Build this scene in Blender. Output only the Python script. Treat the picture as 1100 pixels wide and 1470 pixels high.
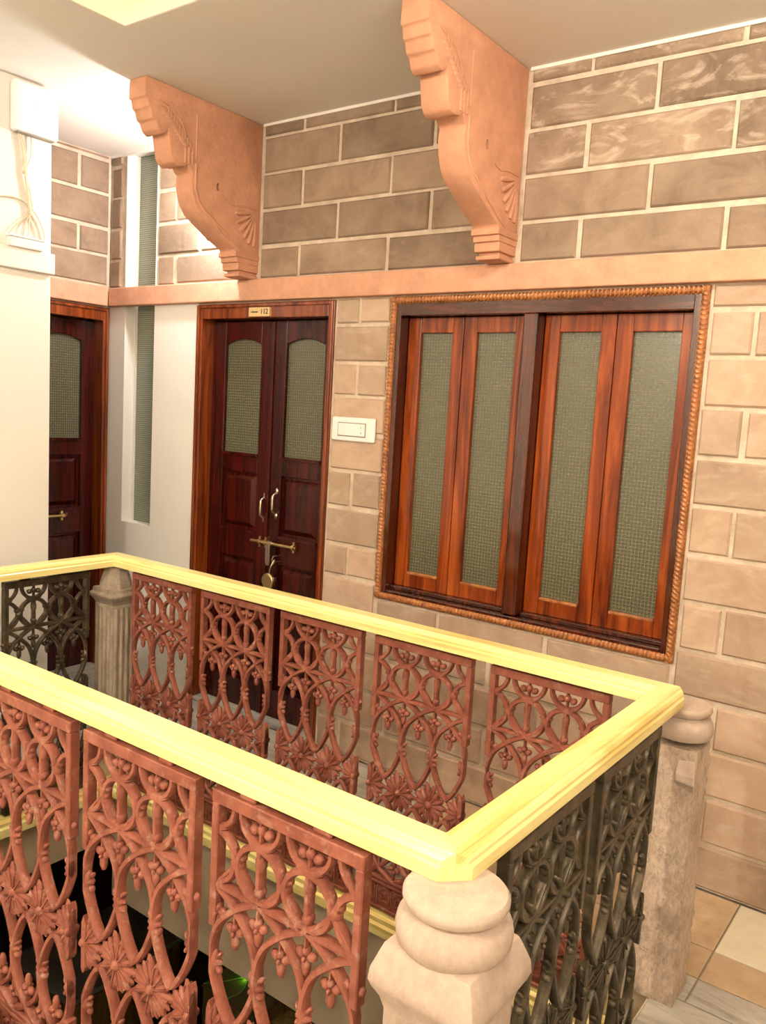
import bpy, bmesh, math, random
from mathutils import Vector, Matrix
R_ = random.Random(7)
PI = math.pi
scene = bpy.context.scene
for o in list(bpy.data.objects):
    bpy.data.objects.remove(o)
COL = scene.collection

# ------------------------------------------------------------------ camera
def make_camera():
    yaw, pitch, roll = (math.radians(a) for a in (36.2002, -7.0778, 3.2973))
    fw = Vector((-math.sin(yaw)*math.cos(pitch), math.cos(yaw)*math.cos(pitch), math.sin(pitch)))
    rt = Vector((math.cos(yaw), math.sin(yaw), 0)); up = rt.cross(fw)
    r2 = rt*math.cos(roll) + up*math.sin(roll); u2 = up*math.cos(roll) - rt*math.sin(roll)
    cam = bpy.data.cameras.new('camera'); co = bpy.data.objects.new('camera', cam); COL.objects.link(co)
    m = Matrix((r2, u2, -fw)).transposed().to_4x4(); m.translation = Vector((2.14522, -2.91382, 1.6))
    co.matrix_world = m
    cam.sensor_fit = 'HORIZONTAL'; cam.sensor_width = 36; cam.lens = 1201.344/1100*36
    cam.clip_start = .02
    scene.camera = co
make_camera()

# ------------------------------------------------------------------ world, lamps, exposure
w = bpy.data.worlds.new('world'); scene.world = w; w.use_nodes = True
w.node_tree.nodes['Background'].inputs[0].default_value = (1, .88, .72, 1)
w.node_tree.nodes['Background'].inputs[1].default_value = .05
vs = scene.view_settings
vs.view_transform = 'Standard'; vs.look = 'None'; vs.gamma = 1; vs.use_curve_mapping = False
vs.exposure = 0.78
def lamp(name, loc, power, col, radius):
    l = bpy.data.lights.new(name, 'POINT'); l.energy = power; l.color = col; l.shadow_soft_size = radius
    o = bpy.data.objects.new(name, l); COL.objects.link(o); o.location = loc
    return o
WARM = (1, .88, .74)
# ceiling lamps of the walkways, out of the picture to the right of and behind the camera
lamp('lamp_corridor_right_offscreen', (1.65, -1.15, 2.80), 27, WARM, .05)
lamp('lamp_behind_camera_offscreen', (.6, -4.0, 2.75), 105, WARM, .08)
lamp('lamp_front_walkway_offscreen', (3.0, -3.2, 2.75), 62, WARM, .08)
# lamp of the storey above, high in the open atrium
lamp('lamp_upper_storey_offscreen', (.4, -1.6, 5.4), 60, WARM, .10)
# the cool white lamp that the photograph shows glowing behind the bracket by the corner
lamp('lamp_left_corner', (-.99, -.17, 2.55), 22, (.88, .96, 1), .04)

# ------------------------------------------------------------------ geometry helpers
class G:
    def __init__(s): s.v = []; s.f = []
    def add(s, vs_, fs):
        n = len(s.v); s.v += [tuple(p) for p in vs_]; s.f += [tuple(i+n for i in f) for f in fs]; return s
    def box(s, x0, x1, y0, y1, z0, z1):
        return s.add([(x0,y0,z0),(x1,y0,z0),(x1,y1,z0),(x0,y1,z0),(x0,y0,z1),(x1,y0,z1),(x1,y1,z1),(x0,y1,z1)],
                     [(3,2,1,0),(4,5,6,7),(0,1,5,4),(1,2,6,5),(2,3,7,6),(3,0,4,7)])
    def frustum(s, x0, x1, z0, z1, yb, yf, inset):      # raised panel, face toward -y
        i = inset
        return s.add([(x0,yb,z0),(x1,yb,z0),(x1,yb,z1),(x0,yb,z1),(x0+i,yf,z0+i),(x1-i,yf,z0+i),(x1-i,yf,z1-i),(x0+i,yf,z1-i)],
                     [(4,5,6,7),(0,1,5,4),(1,2,6,5),(2,3,7,6),(3,0,4,7)])
    def prism(s, poly, a0, a1, axis='x'):               # poly of 2D points, extruded along axis
        n = len(poly)
        def p3(p, a):
            return {'x': (a, p[0], p[1]), 'y': (p[0], a, p[1]), 'z': (p[0], p[1], a)}[axis]
        vs_ = [p3(p, a0) for p in poly] + [p3(p, a1) for p in poly]
        fs = [tuple(range(n)), tuple(range(2*n-1, n-1, -1))] + [(i, i+n, (i+1) % n + n, (i+1) % n) for i in range(n)]
        return s.add(vs_, fs)
    def bar(s, pts, rw, rd, closed=False, yc=0):        # flat-faced bar following a path in the xz plane, depth along y
        n = len(pts); P = [Vector((p[0], p[1])) for p in pts]; vs_ = []
        sec = [(1,.45),(.55,1),(-.55,1),(-1,.45),(-1,-.45),(-.55,-1),(.55,-1),(1,-.45)]
        for i in range(n):
            a = P[(i-1) % n] if (closed or i > 0) else P[i]; b = P[(i+1) % n] if (closed or i < n-1) else P[i]
            t = (b-a).normalized(); nn = Vector((-t.y, t.x))
            for (q, d) in sec: vs_.append((P[i].x+nn.x*rw*q, yc+d*rd, P[i].y+nn.y*rw*q))
        fs = []
        for i in range(n if closed else n-1):
            j = (i+1) % n
            for k in range(8): l = (k+1) % 8; fs.append((i*8+k, j*8+k, j*8+l, i*8+l))
        if not closed: fs += [tuple(range(7,-1,-1)), tuple((n-1)*8+k for k in range(8))]
        return s.add(vs_, fs)
    def tube(s, pts, r, seg=8, closed=False):
        P = [Vector(p) for p in pts]; n = len(P); vs_ = []
        up = None
        for i in range(n):
            a = P[(i-1) % n] if (closed or i > 0) else P[i]; b = P[(i+1) % n] if (closed or i < n-1) else P[i]
            t = (b-a).normalized()
            if up is None: up = Vector((0,0,1)) if abs(t.z) < .9 else Vector((1,0,0))
            x = t.cross(up).normalized(); up = x.cross(t).normalized()
            rr = r[i] if isinstance(r, (list, tuple)) else r
            for k in range(seg):
                c = 2*PI*k/seg; vs_.append(P[i] + x*math.cos(c)*rr + up*math.sin(c)*rr)
        fs = []
        for i in range(n if closed else n-1):
            j = (i+1) % n
            for k in range(seg): l = (k+1) % seg; fs.append((i*seg+k, i*seg+l, j*seg+l, j*seg+k))
        if not closed: fs += [tuple(range(seg-1,-1,-1)), tuple((n-1)*seg+k for k in range(seg))]
        return s.add(vs_, fs)
    def lathe(s, prof, seg=32, c=(0,0), rot=0, cap=True):     # prof: list of (r, z)
        vs_ = []; n = len(prof)
        for (r, z) in prof:
            for k in range(seg):
                a = 2*PI*k/seg + rot; vs_.append((c[0]+r*math.cos(a), c[1]+r*math.sin(a), z))
        fs = []
        for i in range(n-1):
            for k in range(seg): l = (k+1) % seg; fs.append((i*seg+k, i*seg+l, (i+1)*seg+l, (i+1)*seg+k))
        if cap: fs += [tuple(range(seg-1,-1,-1)), tuple((n-1)*seg+k for k in range(seg))]
        return s.add(vs_, fs)
    def blob(s, c, r, seg=8, rings=5, ang=0):          # ellipsoid, turned in the xz plane by ang
        rx, ry, rz = r; vs_ = []; ca, sa = math.cos(ang), math.sin(ang)
        def P(x, y, z): return (c[0]+x*ca-z*sa, c[1]+y, c[2]+x*sa+z*ca)
        vs_.append(P(0,0,-rz))
        for i in range(1, rings):
            t = PI*i/rings
            for k in range(seg):
                a = 2*PI*k/seg; vs_.append(P(rx*math.sin(t)*math.cos(a), ry*math.sin(t)*math.sin(a), -rz*math.cos(t)))
        vs_.append(P(0,0,rz)); fs = []; T = len(vs_)-1
        for k in range(seg): fs.append((0, 1+(k+1) % seg, 1+k))
        for i in range(rings-2):
            for k in range(seg): l = (k+1) % seg; fs.append((1+i*seg+k, 1+i*seg+l, 1+(i+1)*seg+l, 1+(i+1)*seg+k))
        b = 1+(rings-2)*seg
        for k in range(seg): fs.append((b+k, b+(k+1) % seg, T))
        return s.add(vs_, fs)
    def mesh(s, name, mat=None, smooth=0, bevel=0, bseg=2, fix=True, clipx=None):
        bm = bmesh.new(); V = [bm.verts.new(p) for p in s.v]
        for f in s.f:
            try: bm.faces.new([V[i] for i in f])
            except ValueError: pass
        if clipx:
            for sg in (1, -1):
                bmesh.ops.bisect_plane(bm, geom=bm.verts[:]+bm.edges[:]+bm.faces[:], plane_co=(sg*clipx,0,0), plane_no=(sg,0,0), clear_outer=True)
                bmesh.ops.holes_fill(bm, edges=[e for e in bm.edges if e.is_boundary], sides=60)
        if fix: bmesh.ops.recalc_face_normals(bm, faces=bm.faces[:])
        if bevel:
            es = [e for e in bm.edges if len(e.link_faces) == 2 and e.calc_face_angle(0) > .5]
            bmesh.ops.bevel(bm, geom=es, offset=bevel, segments=bseg, affect='EDGES', profile=.5, clamp_overlap=True)
        me = bpy.data.meshes.new(name); bm.to_mesh(me); bm.free()
        if smooth:
            for p in me.polygons: p.use_smooth = True
            me.set_sharp_from_angle(angle=math.radians(smooth))
        if mat: me.materials.append(mat)
        return me
    def build(s, name, mat=None, parent=None, **k):
        return link(name, s.mesh(name, mat, **k), parent)

def link(name, me, parent=None, loc=None, rotz=0):
    o = bpy.data.objects.new(name, me); COL.objects.link(o)
    if parent: o.parent = parent
    if loc: o.location = loc
    if rotz: o.rotation_euler = (0, 0, rotz)
    return o
def tag(o, label, cat, group=None, kind=None):
    o['label'] = label; o['category'] = cat
    if group: o['group'] = group
    if kind: o['kind'] = kind
    return o
def thing(name, label, cat, loc=(0,0,0), rotz=0, group=None):
    return tag(link(name, None, None, loc, rotz), label, cat, group)
def struct(o, label=None, cat=None):
    o['kind'] = 'structure'
    if label: o['label'] = label
    if cat: o['category'] = cat
    return o

# ------------------------------------------------------------------ materials
def mat(name, col, rough=.6, metal=0, spec=.5, coat=0, emit=None):
    m = bpy.data.materials.new(name); m.use_nodes = True
    b = m.node_tree.nodes['Principled BSDF']
    b.inputs['Base Color'].default_value = (*col, 1); b.inputs['Roughness'].default_value = rough
    b.inputs['Metallic'].default_value = metal; b.inputs['Specular IOR Level'].default_value = spec
    b.inputs['Coat Weight'].default_value = coat; b.inputs['Coat Roughness'].default_value = .08
    if emit:
        b.inputs['Emission Color'].default_value = (*emit[:3], 1); b.inputs['Emission Strength'].default_value = emit[3]
    return m
class N:
    def __init__(s, m): s.t = m.node_tree; s.b = s.t.nodes['Principled BSDF']; s._c = None
    def n(s, typ, **k):
        q = s.t.nodes.new('ShaderNode'+typ)
        for a, v in k.items(): setattr(q, a, v)
        return q
    def l(s, a, b): s.t.links.new(a, b)
    def coord(s, scale=(1,1,1), rand=0):
        tc = s.n('TexCoord'); mp = s.n('Mapping'); mp.inputs['Scale'].default_value = scale
        s.l(tc.outputs['Object'], mp.inputs['Vector'])
        if rand:
            oi = s.n('ObjectInfo'); mu = s.n('Math', operation='MULTIPLY'); mu.inputs[1].default_value = 37
            cb = s.n('CombineXYZ'); s.l(oi.outputs['Random'], mu.inputs[0])
            for k in range(3): s.l(mu.outputs[0], cb.inputs[k])
            s.l(cb.outputs[0], mp.inputs['Location'])
        return mp.outputs[0]
    def noise(s, vec, scale, detail=4, rough=.55, dist=0):
        q = s.n('TexNoise'); q.inputs['Scale'].default_value = scale; q.inputs['Detail'].default_value = detail
        q.inputs['Roughness'].default_value = rough; q.inputs['Distortion'].default_value = dist
        s.l(vec, q.inputs['Vector']); return q.outputs['Fac']
    def ramp(s, fac, stops):
        q = s.n('ValToRGB'); cr = q.color_ramp
        while len(cr.elements) < len(stops): cr.elements.new(.5)
        for e, (p, c) in zip(cr.elements, stops): e.position = p; e.color = (*c, 1) if len(c) == 3 else c
        s.l(fac, q.inputs[0]); return q.outputs[0]
    def mix(s, fac, a, b, mode='MIX'):
        q = s.n('Mix', data_type='RGBA', blend_type=mode)
        for i, x in ((0, fac), (6, a), (7, b)):
            if isinstance(x, (int, float)): q.inputs[i].default_value = x
            elif isinstance(x, tuple): q.inputs[i].default_value = (*x, 1)
            else: s.l(x, q.inputs[i])
        return q.outputs[2]
    def bump(s, h, strength=.3, dist=.01):
        q = s.n('Bump'); q.inputs['Strength'].default_value = strength; q.inputs['Distance'].default_value = dist
        s.l(h, q.inputs['Height']); s.l(q.outputs[0], s.b.inputs['Normal'])
    def color(s, c): s.l(c, s.b.inputs['Base Color'])
def g3(v): return (v, v, v)

def brick_mat(name, dark, mid, pale, smear):
    m = mat(name, mid, .85, spec=.25); k = N(m); v = k.coord((1,1,1), rand=1)
    n1 = k.noise(v, 5, 6, .65, .6)
    c = k.ramp(n1, [(.3, dark), (.5, mid), (.72, pale)])
    oi = k.n('ObjectInfo'); mr = k.n('MapRange'); k.l(oi.outputs['Random'], mr.inputs[0])
    mr.inputs[3].default_value = .78; mr.inputs[4].default_value = 1.12
    cb = k.n('CombineColor')
    for i in range(3): k.l(mr.outputs[0], cb.inputs[i])
    c = k.mix(1.0, c, cb.outputs[0], 'MULTIPLY')
    v2 = k.coord((1, 1, 2.2), rand=1)
    n2 = k.noise(v2, 4.5, 5, .6, 2.5)
    sm = k.ramp(n2, [(.50, g3(0)), (.68, g3(1))])
    ms = k.n('Math', operation='MULTIPLY'); ms.inputs[1].default_value = smear; k.l(sm, ms.inputs[0])
    c = k.mix(ms.outputs[0], c, (.58, .47, .36))
    k.color(c); n3 = k.noise(v, 60, 5, .7); k.bump(n3, .35, .004)
    return m
M = {}
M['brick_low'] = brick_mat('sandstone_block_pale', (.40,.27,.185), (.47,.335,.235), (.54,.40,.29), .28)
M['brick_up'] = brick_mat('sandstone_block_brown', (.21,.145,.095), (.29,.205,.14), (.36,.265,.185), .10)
M['brick_smeared'] = brick_mat('sandstone_block_whitewash_smeared', (.20,.14,.09), (.29,.205,.14), (.38,.28,.195), .62)
def mortar_mat():
    m = mat('lime_mortar', (.6,.5,.38), .9, spec=.2); k = N(m); v = k.coord()
    k.color(k.ramp(k.noise(v, 9, 6, .7), [(.3, (.42,.33,.24)), (.55, (.62,.51,.39)), (.75, (.74,.64,.50))])); k.bump(k.noise(v, 70, 4), .5, .005); return m
M['mortar'] = mortar_mat()
def plaster(name, c, var=.06, rough=.75):
    m = mat(name, c, rough, spec=.3); k = N(m); v = k.coord()
    k.color(k.ramp(k.noise(v, 1.7, 4, .5), [(.3, tuple(x*(1-var) for x in c)), (.7, c)])); k.bump(k.noise(v, 25, 5), .12, .004); return m
M['white'] = plaster('white_wall_paint', (.80,.76,.68))
M['ceiling'] = plaster('ceiling_paint', (.78,.745,.68), .05)
M['cream'] = plaster('cream_fascia_paint', (.80,.71,.54))
M['beige'] = plaster('beige_fascia_paint', (.56,.45,.30), .1)
def salmon(name, c, b):
    m = mat(name, c, .8, spec=.25); k = N(m); v = k.coord()
    n = k.noise(v, 14, 6, .65); k.color(k.ramp(n, [(.3, tuple(x*.82 for x in c)), (.7, tuple(min(1, x*1.08) for x in c))])); k.bump(k.noise(v, 45, 6, .7), b, .006); return m
M['salmon'] = salmon('salmon_painted_stone', (.60,.30,.18), .3)
M['salmon_rough'] = salmon('salmon_painted_rough_stone', (.60,.30,.18), .7)
M['salmon_band'] = salmon('salmon_painted_band', (.62,.33,.21), .2)
def wood(name, dark, mid, light, axis, rough=.22, coat=.6, scale=5, contrast=(.32,.5,.7), spec=.5):
    m = mat(name, mid, rough, coat=coat, spec=spec); k = N(m)
    sc = {'x': (.07,1,1), 'y': (1,.07,1), 'z': (1,1,.07)}[axis]
    v = k.coord(sc, rand=1); n = k.noise(v, scale*4, 5, .6, 1.2)
    k.color(k.ramp(n, [(contrast[0], dark), (contrast[1], mid), (contrast[2], light)]))
    k.bump(k.noise(v, scale*14, 3), .06, .002); return m
M['pine_x'] = wood('pine_along_x', (.64,.47,.15), (.79,.67,.25), (.86,.77,.34), 'x', .3, .25, 3.4, (.36,.47,.6))
M['pine_y'] = wood('pine_along_y', (.66,.46,.13), (.80,.67,.25), (.86,.77,.34), 'y', .3, .25, 3.4, (.36,.47,.6))
M['mahogany'] = wood('dark_mahogany', (.016,.0018,.0012), (.040,.0045,.0025), (.070,.006,.003), 'z', .2, .12, spec=.3)
M['mahogany_frame'] = wood('orange_mahogany_frame', (.07,.009,.002), (.17,.032,.005), (.30,.068,.012), 'z', .22, .3)
M['teak'] = wood('polished_teak_sash', (.06,.007,.0012), (.20,.033,.004), (.36,.080,.011), 'z', .2, .25, spec=.35)
M['teak_dark'] = wood('dark_teak_frame', (.018,.003,.0015), (.05,.009,.003), (.11,.020,.004), 'z', .13, .5)
M['teak_head'] = wood('dark_teak_head', (.018,.003,.0015), (.05,.009,.003), (.11,.020,.004), 'x', .13, .5)
M['rope'] = wood('orange_rope_trim', (.20,.06,.012), (.34,.12,.028), (.45,.17,.045), 'y', .4, .3)
def glass_grid(name, base, line, cell=.0135):
    m = mat(name, base, .26, spec=.95); k = N(m)
    tc = k.n('TexCoord'); sp = k.n('SeparateXYZ'); cb = k.n('CombineXYZ')
    k.l(tc.outputs['Object'], sp.inputs[0]); k.l(sp.outputs[0], cb.inputs[0]); k.l(sp.outputs[2], cb.inputs[1])
    br = k.n('TexBrick'); br.offset = 0; br.inputs['Scale'].default_value = 1
    br.inputs['Brick Width'].default_value = cell; br.inputs['Row Height'].default_value = cell
    br.inputs['Mortar Size'].default_value = .0014; br.inputs['Mortar Smooth'].default_value = .6
    k.l(cb.outputs[0], br.inputs['Vector'])
    nz = k.noise(cb.outputs[0], 160, 3, .7); nn = k.ramp(nz, [(.38, g3(.05)), (.66, g3(1))])
    fac = k.mix(1.0, br.outputs['Fac'], nn, 'MULTIPLY')
    n2 = k.noise(cb.outputs[0], 400, 2); bc = k.ramp(n2, [(.35, tuple(x*.6 for x in base)), (.65, tuple(x*1.35 for x in base))])
    k.color(k.mix(fac, bc, line)); k.bump(br.outputs['Fac'], .5, .003); return m
M['glass'] = glass_grid('wired_glass', (.072,.069,.035), (.28,.265,.155))
def ribbed():
    m = mat('ribbed_glass', (.20,.22,.15), .18, spec=.7); k = N(m); v = k.coord()
    wv = k.n('TexWave', wave_type='BANDS', bands_direction='Z'); wv.inputs['Scale'].default_value = 28; wv.inputs['Distortion'].default_value = .6
    k.l(v, wv.inputs['Vector']); k.color(k.ramp(wv.outputs['Fac'], [(.2, (.15,.17,.115)), (.8, (.26,.28,.20))])); k.bump(wv.outputs['Fac'], .4, .004); return m
M['ribbed'] = ribbed()
def iron(name, a, b, c, rough, dust, metal=0):
    m = mat(name, b, rough, spec=.4, metal=metal); k = N(m); v = k.coord((1,1,1), rand=1)
    col = k.ramp(k.noise(v, 16, 6, .65), [(.3, a), (.52, b), (.75, c)])
    ge = k.n('NewGeometry'); sp = k.n('SeparateXYZ'); k.l(ge.outputs['Normal'], sp.inputs[0])
    nz = k.noise(v, 30, 4, .7)
    k.color(k.mix(k.ramp(nz, [(.55, g3(0)), (.8, g3(dust))]), col, (.55,.36,.26))); k.bump(k.noise(v, 90, 5, .7), .35, .003); return m
M['iron_red'] = iron('red_oxide_iron', (.165,.042,.023), (.255,.075,.043), (.35,.125,.078), .55, .55)
M['iron_black'] = iron('dark_bronze_iron', (.032,.025,.014), (.075,.058,.033), (.17,.13,.075), .34, .16, .5)
def stone(name, a, b, c, bump=.7):
    m = mat(name, b, .85, spec=.25); k = N(m); v = k.coord((1,1,1), rand=1)
    c1 = k.ramp(k.noise(v, 7, 8, .7), [(.28, a), (.5, b), (.74, c)])
    c2 = k.ramp(k.noise(k.coord((1,1,.45), rand=1), 70, 4, .7, 1.0), [(.35, g3(1-.45*min(bump, 1))), (.62, g3(1))])
    k.color(k.mix(1.0, c1, c2, 'MULTIPLY')); k.bump(k.noise(v, 38, 7, .75, .8), bump, .008); return m
M['stone'] = stone('pinkish_sandstone', (.42,.30,.22), (.60,.46,.345), (.72,.58,.46), .8)
M['stone_cap'] = stone('worn_smooth_sandstone', (.36,.265,.20), (.47,.36,.28), (.56,.45,.36), .22)
M['stone_grey'] = stone('grey_sandstone', (.24,.18,.125), (.36,.29,.21), (.50,.41,.31), .5)
M['tan'] = stone('tan_floor_stone', (.40,.27,.155), (.50,.36,.22), (.57,.43,.28), .1)
M['pale'] = stone('pale_floor_tile', (.66,.58,.42), (.72,.65,.48), (.78,.71,.55), .05)
def marble():
    m = mat('grey_marble', (.4,.38,.33), .35); k = N(m); v = k.coord((1,1,1), rand=1)
    n = k.noise(k.coord((.5,2.5,1), rand=1), 5, 7, .7, 1.5); k.color(k.ramp(n, [(.32, (.22,.21,.18)), (.5, (.42,.39,.33)), (.7, (.58,.53,.44))])); return m
M['marble'] = marble()
M['grout'] = mat('floor_grout', (.30,.25,.19), .9)
M['plastic'] = mat('white_plastic', (.80,.78,.74), .35)
M['vent'] = mat('grey_vent', (.28,.25,.2), .6)
M['print'] = mat('faint_grey_print', (.62,.60,.60), .5)
M['cable'] = mat('cream_cable', (.62,.52,.36), .5)
M['chrome'] = mat('satin_steel', (.62,.50,.36), .28, metal=1)
M['brass'] = mat('brass', (.70,.52,.24), .3, metal=1)
M['sign'] = mat('gold_plate', (.72,.52,.24), .35, metal=.3)
M['ink'] = mat('black_ink', (.02,.012,.01), .6)

# ------------------------------------------------------------------ measured layout (metres; back wall face is y = 0, walkway floor is z = 0)
ZC = 2.877                      # ceiling
B0, B1 = 2.071, 2.17            # salmon band
XL = -1.961                     # left wall face
DX0, DX1, DZ = -1.22, -.312, 2.064
WX0, WX1, WZ0, WZ1 = 0.0, 1.306, .773, 2.063
NX0, NX1, NZ0 = -1.825, -1.56, .876
RXL, RXR, RYB, RYF = -.965, 1.49, -.651, -1.772   # handrail centre lines
RZ, RT, RW = .891, .047, .086

# ------------------------------------------------------------------ setting: walls
wb = G()
wb.box(XL-.2, NX0, .004, .2, 0, ZC).box(NX0, NX1, .004, .2, 0, NZ0).box(NX0, NX1, .10, .2, NZ0, ZC)
wb.box(NX1, DX0, .004, .2, 0, ZC).box(DX0, DX1, .004, .2, DZ, ZC).box(DX1, WX0, .004, .2, 0, ZC)
wb.box(WX0, WX1, .004, .2, 0, WZ0).box(WX0, WX1, .004, .2, WZ1, ZC).box(WX1, 4.2, .004, .2, 0, ZC)
wb.box(DX0, DX1, .17, .2, 0, DZ).box(WX0, WX1, .17, .2, WZ0, WZ1)
wall_back = struct(wb.build('wall_back', M['mortar']))
pl = G(); pl.box(XL, NX0, -.002, .01, 0, B0).box(NX0, NX1, -.002, .01, 0, NZ0).box(NX1, DX0, -.002, .01, 0, B0)
pl.box(NX0, NX0+.006, -.002, .10, NZ0+.006, ZC).box(NX1-.006, NX1, -.002, .10, NZ0+.006, ZC).box(NX0, NX1, -.002, .10, NZ0, NZ0+.006)
plo = pl.build('plaster_face', M['white'], wall_back)
wl = G().box(XL-.2, XL-.002, -2.6, .2, 0, ZC)
wall_left = struct(G().box(XL-.2, XL-.004, -4.8, -.94, 0, ZC).box(XL-.2, XL-.004, -.94, .0, DZ, ZC).box(XL-.2, XL-.14, -.94, 0, 0, DZ).build('wall_left', M['mortar']))
wr = struct(G().box(4.2, 4.4, -4.8, .2, 0, ZC).build('wall_right', M['white']))
wf = struct(G().box(-2.2, 4.4, -4.8, -4.6, 0, ZC).build('wall_front', M['white']))
pier = G().box(-1.62, -1.323, -4.6, -.759, 0, ZC)
pier.box(-1.64, -1.300, -4.6, -.752, 2.098, 2.185)
wall_pier = struct(pier.build('wall_left_pier', M['white'], bevel=.004))

def brick(x0, x1, z0, z1, m, parent, side='y', gap=.009, face=0.0):
    if x1-x0 < .03 or z1-z0 < .02: return
    g = gap; j = lambda: R_.uniform(-.003, .003)
    a, b, c, d = x0+g+j(), x1-g+j(), z0+g+j(), z1-g+j()
    pr = face - .004 - R_.uniform(0, .004); ch = .006
    w_, h_ = (b-a)/2, (d-c)/2; cx, cz = (a+b)/2, (c+d)/2
    q = G().add([(-w_+j(),.012,-h_+j()),(w_+j(),.012,-h_+j()),(w_+j(),.012,h_+j()),(-w_+j(),.012,h_+j()),
                 (-w_,ch+pr,-h_),(w_,ch+pr,-h_),(w_,ch+pr,h_),(-w_,ch+pr,h_),
                 (-w_+ch,pr,-h_+ch),(w_-ch,pr,-h_+ch),(w_-ch,pr+j()*.4,h_-ch),(-w_+ch,pr+j()*.4,h_-ch)],
                [(8,9,10,11),(4,5,9,8),(5,6,10,9),(6,7,11,10),(7,4,8,11),(0,1,5,4),(1,2,6,5),(2,3,7,6),(3,0,4,7)])
    o = q.build('brick', m, parent, fix=False)
    if side == 'y': o.location = (cx, 0, cz)
    else: o.location = (XL, cx, cz); o.rotation_euler = (0, 0, PI/2)     # faces +x
    return o
def course(x0, x1, z0, z1, joints, m, parent, side='y', g0=0, g1=0):
    js = [x0] + [q for q in joints if x0+.04 < q < x1-.04] + [x1]
    for a, b in zip(js, js[1:]): brick(a, b, z0, z1, m, parent, side)
ZU = [2.17, 2.323, 2.487, 2.652, 2.816, ZC]
BW = .055                                   # half width of a stone bracket
b1c, b2c = -.812-BW+.004, .563-BW+.004      # bracket centre lines
LA, LB = [-.545, -.045], [-.33, .165]
RA, RB = [.82, 1.33, 1.84, 2.35, 2.86, 3.37], [1.065, 1.57, 2.08, 2.59, 3.1, 3.6]
NA, NB = [-1.40], [-1.22]
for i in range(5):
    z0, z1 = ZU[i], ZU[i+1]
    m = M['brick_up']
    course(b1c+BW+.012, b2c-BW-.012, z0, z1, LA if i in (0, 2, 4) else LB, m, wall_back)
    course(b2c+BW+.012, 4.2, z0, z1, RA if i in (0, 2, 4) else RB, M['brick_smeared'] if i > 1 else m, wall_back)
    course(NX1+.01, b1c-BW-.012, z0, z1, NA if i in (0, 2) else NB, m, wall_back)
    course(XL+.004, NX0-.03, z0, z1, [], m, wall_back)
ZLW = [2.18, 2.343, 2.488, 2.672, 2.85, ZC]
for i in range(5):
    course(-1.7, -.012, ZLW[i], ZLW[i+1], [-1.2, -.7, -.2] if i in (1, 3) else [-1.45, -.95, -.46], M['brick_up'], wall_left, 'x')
zl = [k*.1662 for k in range(13)]; zl[12] = 1.985
PZ = [.0, .166, .332, .498, .664, .831, .979, 1.147, 1.312, 1.475, 1.642, 1.79, 1.954, B0]
for i in range(len(PZ)-1):                   # between door and window, and all of the wall under the window
    z0, z1 = PZ[i], PZ[i+1]; m = M['brick_low']
    if i < 4:
        course(DX1+.005, 4.2, z0, z1, [.08, .58, 1.07, 1.455, 1.95, 2.45, 2.95, 3.45] if i % 2 else [-.17, .329, .819, 1.317, 1.81, 2.3, 2.8, 3.3, 3.8], m, wall_back)
    else:
        course(DX1+.005, WX0-.004, z0, z1, [-.17] if i in (5, 7, 10, 12) else [], m, wall_back)
        if i == 4: course(WX0, WX1, z0, WZ0-.004, [.329, .819], m, wall_back)
for i in range(4, 13):
    z0 = zl[i]; z1 = zl[i+1] if i < 12 else B0
    course(WX1+.004, 4.2, z0, z1, [1.455, 1.95, 2.45, 2.95, 3.45] if i % 2 else [1.7, 2.2, 2.7, 3.2, 3.7], M['brick_low'], wall_back)

# salmon bands
t1 = struct(G().box(XL+.03, 4.2, -.032, .02, B0, B1).build('trim_1', M['salmon_band'], bevel=.006))
t2 = struct(G().box(XL-.02, XL+.032, -2.6, -.033, B0, B1+.004).build('trim_2', M['salmon_band'], bevel=.006))

# ceiling with the atrium opening
OX0, OX1, OY0, OY1 = -.51, 1.25, -2.1, -.985
cg = G()
cg.box(-2.2, OX0, -4.8, .2, ZC, ZC+.12).box(OX1, 4.4, -4.8, .2, ZC, ZC+.12).box(OX0, OX1, OY1, .2, ZC, ZC+.12).box(OX0, OX1, -4.8, OY0, ZC, ZC+.12)
ceiling = struct(cg.build('ceiling', M['ceiling']))
e_ = .004
fg = G().box(OX0-.03, OX0+e_, OY0, OY1, ZC+.001, ZC+2.9).box(OX1-e_, OX1+.03, OY0, OY1, ZC+.001, ZC+2.9).box(OX0, OX1, OY1-e_, OY1+.03, ZC+.001, ZC+2.9).box(OX0, OX1, OY0-.03, OY0+e_, ZC+.001, ZC+2.9)
fg.box(OX0-.03, OX1+.03, OY0-.03, OY1+.03, ZC+2.9, ZC+3.0)
struct(fg.build('trim_3', M['cream']))
# thin white fillet where wall meets ceiling
struct(G().box(XL, b1c-BW-.01, -.006, .01, ZC-.012, ZC).box(b1c+BW+.01, b2c-BW-.01, -.006, .01, ZC-.012, ZC).box(b2c+BW+.01, 4.2, -.006, .01, ZC-.012, ZC).build('trim_4', M['white']))

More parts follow.
